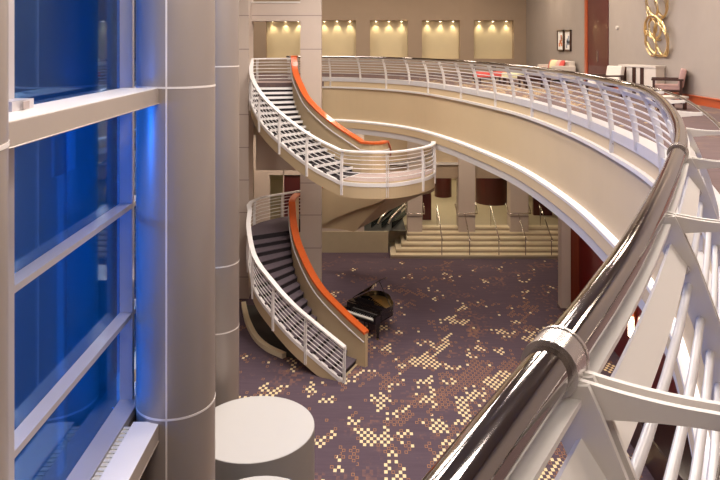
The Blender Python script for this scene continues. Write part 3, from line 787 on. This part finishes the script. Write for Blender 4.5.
b = MB(); b.box(XG, -2.80, 1.0, 8.8, H+2.6, H+2.66); part_of(b, 'transom', M['frame'], win)
for y0, y1 in ((1.0, 5.38), (5.50, 8.35), (8.42, 8.8)):
    for zz0, zz1 in ((H-0.56, ZC), (H-1.97, H-0.66), (H-3.31, H-2.03), (H-4.38, H-3.37)):
        b = MB(); b.box(XG-0.008, XG, y0, y1, zz0, zz1); part_of(b, 'pane', M['glass'], win)
b = MB(); b.box(-3.2, -3.192, 8.8, 14.9, H-4.38, ZC); part_of(b, 'pane', M['glass'], win)
wall('wall_left_blocker', -3.1, -2.9, -4, 1.0, H-4.5, ZC, M['walltaupe'], 'unseen wall added left of the viewer to block blue window light')  # added to close the near window and keep blue light off the posts
wall('wall_left_return', -9.5, -2.9, 14.95, 15.15, 0, ZC, M['walltaupe'], 'return wall behind the entrance column')
# little fitting on the beam
b = MB(); b.box(-2.74, -2.60, 5.08, 5.42, H-0.516, H-0.44, 0); b.box(-2.58, -2.575, 5.2, 5.3, H-0.505, H-0.45, 1)
o = b.build('uplight_fitting', [M['frame'], M['joint']], loc=(-2.64, 5.3, H-0.516))
tag(o, 'small white box fitting standing on the left end of the window beam', 'light fitting')
# entrance drums
def drum(x, y, r, z, label):
    e = empty('entrance_drum', (x, y, 0), label, 'revolving door', 'entrance drums')
    b = MB(); b.cyl((0, 0, 0), (0, 0, z-0.1), r, n=72, caps=False); b.build('drum_wall', M['drumside'], e)
    b = MB(); b.cyl((0, 0, z-0.1), (0, 0, z), r, n=72); b.build('rim', M['drumside'], e)
    b = MB(); b.cyl((0, 0, z), (0, 0, z+0.006), r-0.008, n=72); b.build('roof', M['drumtop'], e)['label'] = 'flat white roof disc'
DD = 12.45
drum(PX(254.6, DD), DD, 1.095, PZ(428.3-1.2, DD), 'large grey drum with flat white round top standing beside the columns')
drum(PX(257.0, 9.9), 9.9, 0.93, PZ(516.5, 9.9), 'second grey drum with white top cut off by the bottom edge')

# ------------------------------------------------------------------ exterior
b = MB(); b.box(-60, -3.2, -30, 60, -0.4, -0.02)
struct(b.build('ground', M['extground']), 'plaza paving outside the window', 'ground')
bl = empty('office_building', (-44, 20, 0), 'blue glass office building seen through the window', 'building')
def pb(b, n, m): return put(b.build(n, m), bl)
b = MB(); b.box(-54, -44, -10, 100, 0, 15); pb(b, 'facade', M['extglass'])
for k in range(0, 6):
    b = MB(); b.box(-44, -43.8, -10, 100, 2.95*k, 2.95*k+0.6); pb(b, 'floor_band', M['extwall'])
for k in range(0, 18):
    b = MB(); b.box(-44, -43.75, 6*k-0.3, 6*k+0.3, 0, 15); pb(b, 'fin', M['extwall'])
b = MB(); b.box(-4.35, -4.3, 9.6, 10.3, H-1.9, H-0.9, 0); b.box(-4.36, -4.35, 9.6, 10.3, H-1.9, H-1.4, 1); b.box(-4.4, -4.3, 9.9, 10.0, -0.02, H-0.9, 0)
tag(b.build('street_banner', [M['white'], M['redpaint']]), 'red and white banner outside, seen in the slit beside the big column', 'banner')

# ------------------------------------------------------------------ grand piano
def piano():
    e = empty('grand_piano', (0.04, 23.2, 0), 'black grand piano with raised lid on the purple carpet beside the stair', 'piano', rz=math.radians(-39))
    W = 0.74
    outline = [(-W, 0.18), (W, 0.18), (W, 0.65), (0.70, 0.9), (0.52, 1.12), (0.30, 1.30), (0.12, 1.48), (-0.10, 1.60), (-0.38, 1.65), (-0.62, 1.56), (-W, 1.35)]
    def sm(pts):
        c = catmull(pts[1:]+[pts[0]], 6); return [(p.x, p.y) for p in c]
    ol = [(-W, 0.18), (W, 0.18)]+[(p.x, p.y) for p in catmull(outline[2:], 6)]
    b = MB(); n = len(ol)
    b.prism(ol, 0.62, 0.66)                                                  # soundboard
    cx = sum(p[0] for p in ol)/n; cy = sum(p[1] for p in ol)/n
    inn = [(cx+(x-cx)*0.955, cy+(y-cy)*0.965) for x, y in ol]
    vs = [(x, y, 0.62) for x, y in ol]+[(x, y, 0.98) for x, y in ol]+[(x, y, 0.62) for x, y in inn]+[(x, y, 0.98) for x, y in inn]
    fs = []
    for i in range(n):
        j = (i+1) % n
        fs += [(i, j, n+j, n+i), (2*n+j, 2*n+i, 3*n+i, 3*n+j), (n+i, n+j, 3*n+j, 3*n+i)]
    b.add(vs, fs)
    b.build('case', M['pianoblack'], e)
    pl = [(cx+(x-cx)*0.93, cy+(y-cy)*0.94) for x, y in ol if y > 0.5]
    b = MB(); b.prism(pl, 0.80, 0.82)
    for k in range(9): b.box(-0.5+k*0.11, -0.485+k*0.11, 0.55, 1.3-abs(k-3)*0.06-max(0, k-4)*0.08, 0.82, 0.84, 0)
    b.build('iron_frame', M['plate'], e)['label'] = 'gold painted iron frame'
    b = MB(); b.box(-W, W, -0.14, 0.2, 0.60, 0.68); b.box(-W, -0.63, -0.14, 0.2, 0.68, 0.86); b.box(0.63, W, -0.14, 0.2, 0.68, 0.86); b.box(-W, W, 0.12, 0.2, 0.68, 0.98)
    kb = b.build('keybed', M['pianoblack'], e)
    b = MB(); b.box(-0.62, 0.62, -0.11, 0.06, 0.70, 0.735)
    b.build('white_keys', M['ivory'], e)['label'] = 'row of ivory keys'
    b = MB()
    for k in range(52):
        if k % 7 in (0, 1, 3, 4, 5): b.box(-0.62+k*0.0238+0.017, -0.62+k*0.0238+0.031, -0.02, 0.06, 0.735, 0.748)
    b.build('black_keys', M['pianoblack'], e)
    b = MB(); b.box(-0.36, 0.36, 0.24, 0.26, 0.98, 1.2); b.box(-0.36, 0.36, 0.2, 0.3, 0.98, 1.0); b.build('music_desk', M['pianoblack'], e)
    for x, y in ((-0.62, 0.12), (0.62, 0.12), (-0.32, 1.36)):
        b = MB(); b.cyl((x, y, 0.10), (x, y, 0.62), 0.045, 0.085, n=12); b.cyl((x, y, 0.06), (x, y, 0.10), 0.05, n=12); lg = b.build('leg', M['pianoblack'], e)
        b = MB(); b.cyl((x-0.02, y, 0.035), (x+0.02, y, 0.035), 0.035, n=14); b.build('caster', M['gold'], lg)
    b = MB(); b.box(-0.09, -0.07, 0.28, 0.31, 0.12, 0.62); b.box(0.07, 0.09, 0.28, 0.31, 0.12, 0.62); b.box(-0.13, 0.13, 0.24, 0.34, 0.07, 0.13)
    ly = b.build('pedal_lyre', M['pianoblack'], e)
    for k in (-1, 0, 1):
        b = MB(); b.box(k*0.07-0.015, k*0.07+0.015, 0.12, 0.24, 0.08, 0.095); b.build('pedal', M['gold'], ly)
    # lid hinged along the bass (left) side
    lidol = [p for p in ol if p[1] > 0.42]; lidol = [(W, 0.45)]+[p for p in ol[2:-1] if p[1] > 0.46]+[(-W, 1.35), (-W, 0.45)]
    ang = math.radians(-36)
    R = Matrix.Translation((-W, 0, 1.0)) @ Matrix.Rotation(ang, 4, 'Y') @ Matrix.Translation((W, 0, -1.0))
    b = MB(); b.prism(lidol, 0.995, 1.02); b.v = [tuple(R @ Vector(v)) for v in b.v]; b.build('lid', M['pianoblack'], e)
    b = MB(); b.box(-W, W, 0.2, 0.44, 0.985, 1.005); b.build('front_flap', M['pianoblack'], e)
    tip = R @ Vector((0.40, 0.8, 0.995)); b = MB(); b.cyl((0.62, 0.82, 0.95), tip, 0.012, n=8); b.build('lid_prop', M['pianoblack'], e)
piano()

# ------------------------------------------------------------------ lounge handrails and screens
def steprail(px, label):
    dd = 31.3; x = PX(px, dd)
    e = empty('step_handrail', (x, 31.5, 0), label, 'handrail', 'handrails on the entrance steps')
    b = MB(); b.tube([(0, 0.0, 0.95), (0, -0.12, 0.93), (0, -0.16, 0.86)][::-1]+[(0, 0.2, 1.02), (0, 1.9, 1.9), (0, 2.2, 1.95)], 0.028, 8); b.build('rail', M['steel2'], e)
    b = MB(); b.cyl((0, 0.05, 0.165), (0, 0.05, 0.97), 0.024, n=8); b.build('post', M['steel2'], e)
    b = MB(); b.cyl((0, 2.0, 1.0), (0, 2.0, 1.93), 0.024, n=8); b.build('post', M['steel2'], e)
steprail(442.5, 'steel handrail up the cream steps between the two left pillars')
steprail(470.5, 'steel handrail up the cream steps in front of the middle pillar')
steprail(500, 'steel handrail up the cream steps just left of the right pillar')
steprail(527, 'steel handrail up the cream steps at the right pillar')
steprail(553, 'steel handrail up the cream steps farthest right by the grey pillar')
for px, w, lab in ((415, 14.5, 'U-shaped rail around the pillar by the escalator'), (467, 16.5, 'U-shaped rail around the middle lounge pillar'), (519.5, 18, 'U-shaped rail around the right lounge pillar')):
    x0 = PX(px-w/2, 33)-0.1; x1 = PX(px+w/2, 33)+0.1; z = 1.75
    b = MB(); b.tube([(x0, 33.6, z+0.32), (x0, 33.2, z+0.2), (x0, 32.9, z), (x1, 32.9, z), (x1, 33.2, z+0.2), (x1, 33.6, z+0.32)], 0.03, 8)
    b.cyl(((x0+x1)/2, 32.9, z), ((x0+x1)/2, 33.01, z), 0.02, n=6)
    o = b.build('pillar_rail', M['steel2'], loc=((x0+x1)/2, 33.0, z)); tag(o, 'bright steel '+lab, 'handrail', 'rails around the lounge pillars')
def screen(x, y, r, z0, z1, label, round_=True, w=0.5):
    b = MB()
    if round_: b.cyl((x, y, z0), (x, y, z1), r, n=40)
    else: b.box(x-w, x+w, y, y+0.25, z0, z1)
    o = b.build('lounge_screen', M['maroon'], loc=(x, y, z0)); tag(o, label, 'screen', 'maroon screens in the lounge')
screen(PX(492, 38.5), 38.5, 0.92, 1.0, H-3.86, 'wide round maroon screen between the middle and right pillars')
screen(PX(443, 40.0), 40.0, 0.50, 1.0, H-3.86, 'narrow round maroon screen standing in the olive lounge between the left pillars')
screen(PX(427, 34.6), 34.6, 0.2, 1.0, H-3.84, 'narrow maroon panel right of the pillar by the escalator', False, 0.22)
screen(PX(543, 35.5), 35.5, 0.4, 1.0, H-3.84, 'flat maroon panel right of the right pillar', False, 0.48)
b = MB(); b.box(PX(528, 40), PX(540, 40), 40, 40.4, 2.0, 2.15); b.box(PX(528, 40), PX(540, 40), 40, 40.4, 2.6, 2.75); b.box(PX(528, 40), PX(528, 40)+0.08, 40, 40.4, 1.0, 2.6); b.box(PX(540, 40)-0.08, PX(540, 40), 40, 40.4, 1.0, 2.6)
tag(b.build('display_shelf', M['cream'], loc=(PX(534, 40), 40.2, 1.0)), 'pale shelf unit far back in the lounge beside the maroon panel', 'shelf')
# escalator
esc = empty('escalator', (1.1, 34.0, 1.0), 'escalator with silver handrails in the dark well beside the steps', 'escalator')
for k in range(4):
    x = 0.35+0.5*k
    b = MB(); b.tube([(x-0.5, 32.75, 1.28), (x-0.35, 33.0, 1.5), (x+0.55, 35.6, 1.62), (x+1.2, 38.5, 1.70)], 0.055, 8); put(b.build('handrail', M['steel2']), esc)
    b = MB(); b.sections([[(x-0.5+0.02*q, 32.8, 1.0), (x-0.5+0.02*q, 32.8, 1.3)] for q in (0, 1)]+[], closed_prof=False)
    b = MB(); b.box(x-0.02, x+0.02, 33.0, 38.5, 1.01, 1.3, mt=Matrix.Translation((x, 33, 0)) @ Matrix.Rotation(-0.32, 4, 'Z') @ Matrix.Translation((-x-0.3, -33, 0))); put(b.build('balustrade', M['clear']), esc)

# ------------------------------------------------------------------ furniture upstairs
def sculpture():
    X0 = 8.72
    Dc = 19.9
    e = empty('wall_sculpture', (X0, Dc, PZ(27, Dc)), 'gold looped ring sculpture hanging on the grey mezzanine wall', 'sculpture')
    s = Dc/F
    def ring(cy, cz, a, c, rot, r, lean, m='gold'):
        b = MB(); pts = []
        for i in range(48):
            t = 2*math.pi*i/48; u = a*math.cos(t); v = c*math.sin(t)
            y = u*math.cos(rot)-v*math.sin(rot); z = u*math.sin(rot)+v*math.cos(rot)
            pts.append((X0-0.10-lean*math.sin(t+rot), Dc+cy+y, H-cz+z))
        b.tube(pts, r, 10, closed=True); put(b.build('loop', M[m]), e)
    # lateral size along the wall is stretched by its oblique view
    k = 1/ (8.72/19.9)           # metres along the wall per metre across the picture
    def mx(px): return (658-px)*s*k*0.98
    def mz(py): return (py-43)*s
    for cx, cy, w, h, rot, r, ln in ((660,1,10.5,18,0.0,0.034,0.10),(659.5,36,11.5,20,0.0,0.038,0.12),(656.5,27,8,11.5,0.0,0.034,0.05),(656,27,4,7.5,-0.3,0.031,0.02),
                                 (654,45,5.5,11,0.25,0.031,0.06),(664.5,40,6,16,-0.2,0.031,0.10),(655,6,6,13,-0.3,0.031,0.04),(664,4,5,13,0.3,0.031,0.09)):
        ring(mx(cx), mz(cy), w*s*k*0.95, h*s, rot*0.5, r, ln)
    b = MB(); b.cyl((X0-0.05, Dc, H-mz(40)), (X0+0.08, Dc, H-mz(40)), 0.03, n=8); put(b.build('wall_mount', M['gold']), e)
sculpture()
# console
cs = empty('console_table', (8.3, 20.0, ZU), 'white console with dark vertical stripes below the gold sculpture', 'console')
def pc(b, n, m, root): return put(b.build(n, m), root)
A = Vector((PX(620, 20.6), 20.6, 0)); B_ = Vector((8.44, 19.4, 0))
dv = (B_-A); Ln = dv.length; ang = math.atan2(dv.y, dv.x); MT = Matrix.Translation((A.x, A.y, ZU)) @ Matrix.Rotation(ang, 4, 'Z')
cs.location = (A.x, A.y, ZU)
zc = 0.95
b = MB(); b.box(-0.04, Ln+0.02, -0.03, 0.36, zc-0.06, zc, mt=MT); pc(b, 'top', M['fabricwhite'], cs)
b = MB(); b.box(0, Ln, 0.0, 0.35, 0.04, zc-0.06, mt=MT); pc(b, 'body', M['fabricwhite'], cs)
for f0, f1 in ((0.10, 0.19), (0.36, 0.46), (0.58, 0.68)):
    b = MB(); b.box(Ln*f0, Ln*f1, -0.012, 0.02, 0.05, zc-0.07, mt=MT); pc(b, 'dark_panel', M['darkwood'], cs)['label'] = 'dark brown stripe panel'
# armchairs
def armchair(x, y, rz, fabric, label, group='upholstered chairs on the mezzanine'):
    e = empty('armchair', (x, y, ZU), label, 'chair', group, rz)
    b = MB(); b.box(-0.36, 0.36, -0.34, 0.34, 0.34, 0.48); bevel(b.build('seat', fabric, e), 0.04, 3)
    b = MB(); b.box(-0.36, 0.36, 0.26, 0.40, 0.42, 0.92, mt=Matrix.Translation((0, 0.3, 0.42)) @ Matrix.Rotation(-0.18, 4, 'X') @ Matrix.Translation((0, -0.3, -0.42))); bevel(b.build('backrest', fabric, e), 0.04, 3)
    for s in (-1, 1):
        for yy in (-0.32, 0.34):
            b = MB(); b.box(s*0.40-0.03, s*0.40+0.03, yy-0.03, yy+0.03, 0, 0.62); b.build('leg', M['darkwood'], e)
        b = MB(); b.box(s*0.40-0.035, s*0.40+0.035, -0.38, 0.40, 0.60, 0.65); b.build('arm', M['darkwood'], e)
    b = MB(); b.box(-0.4, 0.4, -0.34, -0.30, 0.29, 0.34); b.box(-0.4, 0.4, 0.30, 0.34, 0.29, 0.34); b.box(-0.39, -0.35, -0.31, 0.31, 0.29, 0.34); b.box(0.35, 0.39, -0.31, 0.31, 0.29, 0.34); b.build('seat_frame', M['darkwood'], e)
armchair(8.30, 18.4, math.radians(-114), M['fabricmauve'], 'mauve pink armchair with dark wooden arms in front of the striped console')
armchair(PX(604, 20.4), 20.4, math.radians(-75), M['fabricwhite'], 'ivory armchair at the far end of the striped console')
# low dark bench in front of the chair
def low_table(x, y, w, d, h, top, label, rz=0):
    e = empty('low_table', (x, y, ZU), label, 'table', None, rz)
    b = MB(); b.box(-w/2, w/2, -d/2, d/2, h-0.05, h); b.build('tabletop', top, e)
    for sx in (-1, 1):
        for sy in (-1, 1):
            b = MB(); b.box(sx*(w/2-0.06)-0.03, sx*(w/2-0.06)+0.03, sy*(d/2-0.06)-0.03, sy*(d/2-0.06)+0.03, 0, h-0.05); b.build('leg', M['darkwood'], e)
low_table(PX(666, 16.4), 16.4, 0.9, 0.5, 0.32, M['fabricwhite'], 'low white topped table on dark legs before the mauve armchair', math.radians(20))
low_table(PX(484, 30.0), 30.0, 1.0, 0.6, 0.75, M['fabricwhite'], 'white topped side table behind the curved railing near the last wall recess')
def ottoman(x, y, w, fabric, label):
    e = empty('ottoman', (x, y, ZU), label, 'ottoman', 'ottomans behind the curved railing', 0.2)
    b = MB(); b.box(-w, w, -0.35, 0.35, 0.24, 0.45); bevel(b.build('cushion', fabric, e), 0.04, 3)
    for sx in (-1, 1):
        for sy in (-1, 1):
            b = MB(); b.box(sx*(w-0.07)-0.03, sx*(w-0.07)+0.03, sy*0.28-0.03, sy*0.28+0.03, 0, 0.24); b.build('leg', M['darkwood'], e)
ottoman(PX(490, 27.2), 27.2, 0.6, M['fabricred'], 'red ottoman behind the curved railing near the last wall recess')
ottoman(PX(517, 26.4), 26.4, 0.5, M['fabricyel'], 'pale lime ottoman behind the curved railing before the grey corner')
ottoman(PX(534, 24.4), 24.4, 0.5, M['darkwood'], 'dark ottoman behind the curved railing nearest the white sofa')
# sofa
sf = empty('sofa', (8.15, 28.4, ZU), 'white sofa with colourful pillows under the framed prints', 'sofa', None, math.radians(-90))
b = MB(); b.box(-1.0, 1.0, -0.45, 0.4, 0.12, 0.46); bevel(b.build('seat', M['fabricwhite'], sf), 0.04, 3)
b = MB(); b.box(-1.0, 1.0, 0.30, 0.52, 0.3, 0.86); bevel(b.build('backrest', M['fabricwhite'], sf), 0.04, 3)
for s in (-1, 1):
    b = MB(); b.box(s*1.06-0.1, s*1.06+0.1, -0.45, 0.5, 0.12, 0.68); bevel(b.build('arm', M['fabricwhite'], sf), 0.04, 3)
    for yy in (-0.38, 0.42):
        b = MB(); b.box(s*1.0-0.04, s*1.0+0.04, yy-0.04, yy+0.04, 0, 0.12); b.build('leg', M['darkwood'], sf)
def pillow(x, y, z, m, rz, label):
    b = MB(); n = 9; vs = []; w = 0.215
    for sgn in (1, -1):
        for i in range(n):
            for j in range(n):
                u = -1+2*i/(n-1); v = -1+2*j/(n-1)
                t = 0.10*((1-u*u)*(1-v*v))**0.45
                vs.append((u*w*(1-0.06*v*v), sgn*t, v*w*(1-0.06*u*u)))
    fs = []
    for s in (0, 1):
        o = s*n*n
        for i in range(n-1):
            for j in range(n-1): fs.append((o+i*n+j, o+(i+1)*n+j, o+(i+1)*n+j+1, o+i*n+j+1))
    b.add(vs, fs, 0, True)
    ob = b.build('throw_pillow', m); ob.location = (x, y, z); ob.rotation_euler = (math.radians(-18), 0, rz); tag(ob, label, 'pillow', 'pillows on the white sofa')
pillow(8.22, 29.1, ZU+0.69, M['fabricred'], math.radians(-75), 'coral red pillow at the far left end of the white sofa')
pillow(8.14, 28.6, ZU+0.69, M['fabricyel'], math.radians(-60), 'pale lime pillow leaning beside the coral one on the sofa')
pillow(8.22, 28.14, ZU+0.69, M['fabricpink'], math.radians(-85), 'dusty pink pillow in the middle of the white sofa')
pillow(8.22, 27.69, ZU+0.69, M['fabricred'], math.radians(-90), 'coral red pillow at the near right end of the white sofa')
# framed prints
for i, (p0, p1, ink) in enumerate(((558.3, 564.6, 'inkred'), (565.4, 571.7, 'inkblue'))):
    ya = 8.8*F/(p0-360); yb = 8.8*F/(p1-360); ym = (ya+yb)/2
    z0_, z1_ = PZ(51, ym), PZ(30, ym)
    e = empty('framed_print', (8.78, ym, z0_), ['dark framed print with an orange figure, left of the pair above the sofa', 'dark framed print with grey blue strokes, right of the pair above the sofa'][i], 'picture', 'framed prints above the sofa')
    b = MB()
    for yy0, yy1, a, c in ((yb, ya, z0_, z0_+0.06), (yb, ya, z1_-0.06, z1_), (yb, yb+0.07, z0_, z1_), (ya-0.07, ya, z0_, z1_)): b.box(8.73, 8.80, yy0, yy1, a, c)
    put(b.build('frame', M['darkwood']), e)
    b = MB(); b.box(8.765, 8.79, yb+0.05, ya-0.05, z0_+0.05, z1_-0.05); put(b.build('sheet', M['paper']), e)
    b = MB()
    random.seed(8+i)
    for q in range(7):
        yy = ym+random.uniform(-0.18, 0.18); zz = (z0_+z1_)/2+random.uniform(-0.28, 0.18); b.box(8.760, 8.766, yy-0.09, yy+0.09, zz-0.08, zz+0.08)
    put(b.build('drawing', M[ink]), e)
# wall socket light by the doorway
b = MB(); b.cyl((8.74, 23.2, PZ(27.5, 23.2)), (8.80, 23.2, PZ(27.5, 23.2)), 0.06, n=14); tag(b.build('wall_switch', M['white']), 'small round white fitting on the wall right of the dark doorway', 'switch')
# lower wall sconce and dark counter
sc_ = empty('wall_sconce', (8.22, 20.4, 1.6), 'glowing wall lamp on the red timber wall, seen through the railing', 'lamp')
b = MB(); b.box(8.18, 8.26, 20.30, 20.5, 1.15, 2.1); put(b.build('back_plate', M['redbase']), sc_)
b = MB(); b.box(8.08, 8.18, 20.32, 20.48, 1.2, 1.75); put(b.build('lamp_shade', M['lamp']), sc_)
ct = empty('dark_counter', (7.5, 14.5, 0), 'dark wooden service counter under the balcony, seen between the railing rods', 'counter')
b = MB(); b.box(6.75, 8.2, 12.0, 17.2, 0, 0.95); put(b.build('body', M['darkwood']), ct)
b = MB(); b.box(6.65, 8.22, 11.9, 17.3, 0.95, 1.0); put(b.build('countertop', M['pianoblack']), ct)

# ------------------------------------------------------------------ light
W = bpy.data.worlds.new('dusk'); S.world = W; W.use_nodes = True
nt = W.node_tree; bg = nt.nodes['Background']
tc = nt.nodes.new('ShaderNodeTexCoord'); sp = nt.nodes.new('ShaderNodeSeparateXYZ'); nt.links.new(tc.outputs['Generated'], sp.inputs[0])
rp = nt.nodes.new('ShaderNodeValToRGB'); rp.color_ramp.elements[0].position = 0.0; rp.color_ramp.elements[0].color = (0.0, 0.23, 0.62, 1)
rp.color_ramp.elements[1].position = 0.6; rp.color_ramp.elements[1].color = (0.0, 0.14, 0.45, 1)
nt.links.new(sp.outputs[2], rp.inputs[0]); nt.links.new(rp.outputs[0], bg.inputs['Color']); bg.inputs['Strength'].default_value = 1.6

def area(name, loc, sx, sy, e, col, rot=(0, 0, 0)):
    L = bpy.data.lights.new(name, 'AREA'); L.shape = 'RECTANGLE'; L.size = sx; L.size_y = sy; L.energy = e; L.color = col
    o = bpy.data.objects.new(name, L); COL.objects.link(o); o.location = loc; o.rotation_euler = rot; return o
for y in (-4, 4, 12, 20, 30):
    area('plaza_blue_fill', (-14, y, 9.5), 4, 4, 900, (0.02, 0.42, 1.0))  # blue fill added outside to brighten plaza and facade
for y in (-4, 3):
    area('plaza_blue_fill', (-6.2, y, 9.0), 1.5, 1.5, 220, (0.02, 0.42, 1.0))  # added blue fill on the paving close to the window
def spot(name, loc, e, col, size, rot=(0, 0, 0), blend=0.6, soft=0.08):
    L = bpy.data.lights.new(name, 'SPOT'); L.energy = e; L.color = col; L.spot_size = math.radians(size); L.spot_blend = blend; L.shadow_soft_size = soft
    o = bpy.data.objects.new(name, L); COL.objects.link(o); o.location = loc; o.rotation_euler = rot; return o
spot('column_blue_fill', (-5.8, 5.9, 8.5), 260, (0.02, 0.30, 1.0), 52, (math.radians(90), 0, math.radians(-55)), 0.8, 0.4)  # added blue light that tints the window side of the big column
spot('column_blue_fill', (-5.8, 5.9, 12.5), 260, (0.02, 0.30, 1.0), 52, (math.radians(90), 0, math.radians(-55)), 0.8, 0.4)  # same added column light, higher up
WARM = (1.0, 0.83, 0.66); NEUT = (1.0, 0.90, 0.82)
for x in (-0.5, 3.0):
    for y in (5.0, 11.0, 17.0, 23.0):
        area('ceiling_fill', (x, y, ZC-0.02), 1.6, 1.6, 200, NEUT)  # unseen overhead area lights put in to light the atrium
for y in (2.0, 9.0, 16.0, 23.0, 30.0):
    area('ceiling_fill', (6.6, y, ZC-0.02), 1.0, 1.0, 90, WARM)
for x, y, e in ((0.8, -1.8, 60), (4.5, -1.8, 50), (-3.5, 29.6, 90), (-1.9, 20.0, 130)):
    area('ceiling_fill', (x, y, ZC-0.02), 1.2, 1.2, e, NEUT)  # added to brighten the near railing arms, stair head and left floor
for x in (-7, -3, 1, 5):
    area('ceiling_fill', (x, 32.5, ZC-0.02), 1.0, 1.0, 60, WARM)
for y in (14.0, 15.6, 17.2, 18.8, 20.4, 22.0, 23.4, 27.4, 28.7, 30.0, 31.3):
    spot('wallwash', (8.60, y, ZC-0.1), 190, WARM, 22, (0, math.radians(-1), 0))
for x, y in ((0.5, 31.0), (4.5, 30.5), (7.2, 29.5), (6.5, 22.0), (7.0, 16.0), (6.0, 10.0), (-3.4, 30.8), (-6.5, 30.5)):
    area('lobby_downlight', (x, y, H-3.86), 0.8, 0.8, 45, WARM)
for x in (1.5, 4.0, 6.5):
    area('lounge_downlight', (x, 37.0, H-3.86), 0.8, 0.8, 42, (1.0, 0.84, 0.58)); area('lounge_downlight', (x, 42.0, H-3.86), 0.8, 0.8, 36, (1.0, 0.84, 0.58))

# ------------------------------------------------------------------ camera
cd = bpy.data.cameras.new('camera'); cam = bpy.data.objects.new('camera', cd); COL.objects.link(cam)
cam.location = (0, 0, H); cam.rotation_euler = (math.radians(90), 0, 0)
cd.sensor_width = 36; cd.lens = F/720*36; cd.shift_y = -(240-43)/720; cd.clip_start = 0.05; cd.clip_end = 300
S.camera = cam
S.view_settings.view_transform = 'Standard'; S.view_settings.look = 'None'; S.view_settings.gamma = 1; S.view_settings.use_curve_mapping = False
S.view_settings.exposure = 0.85
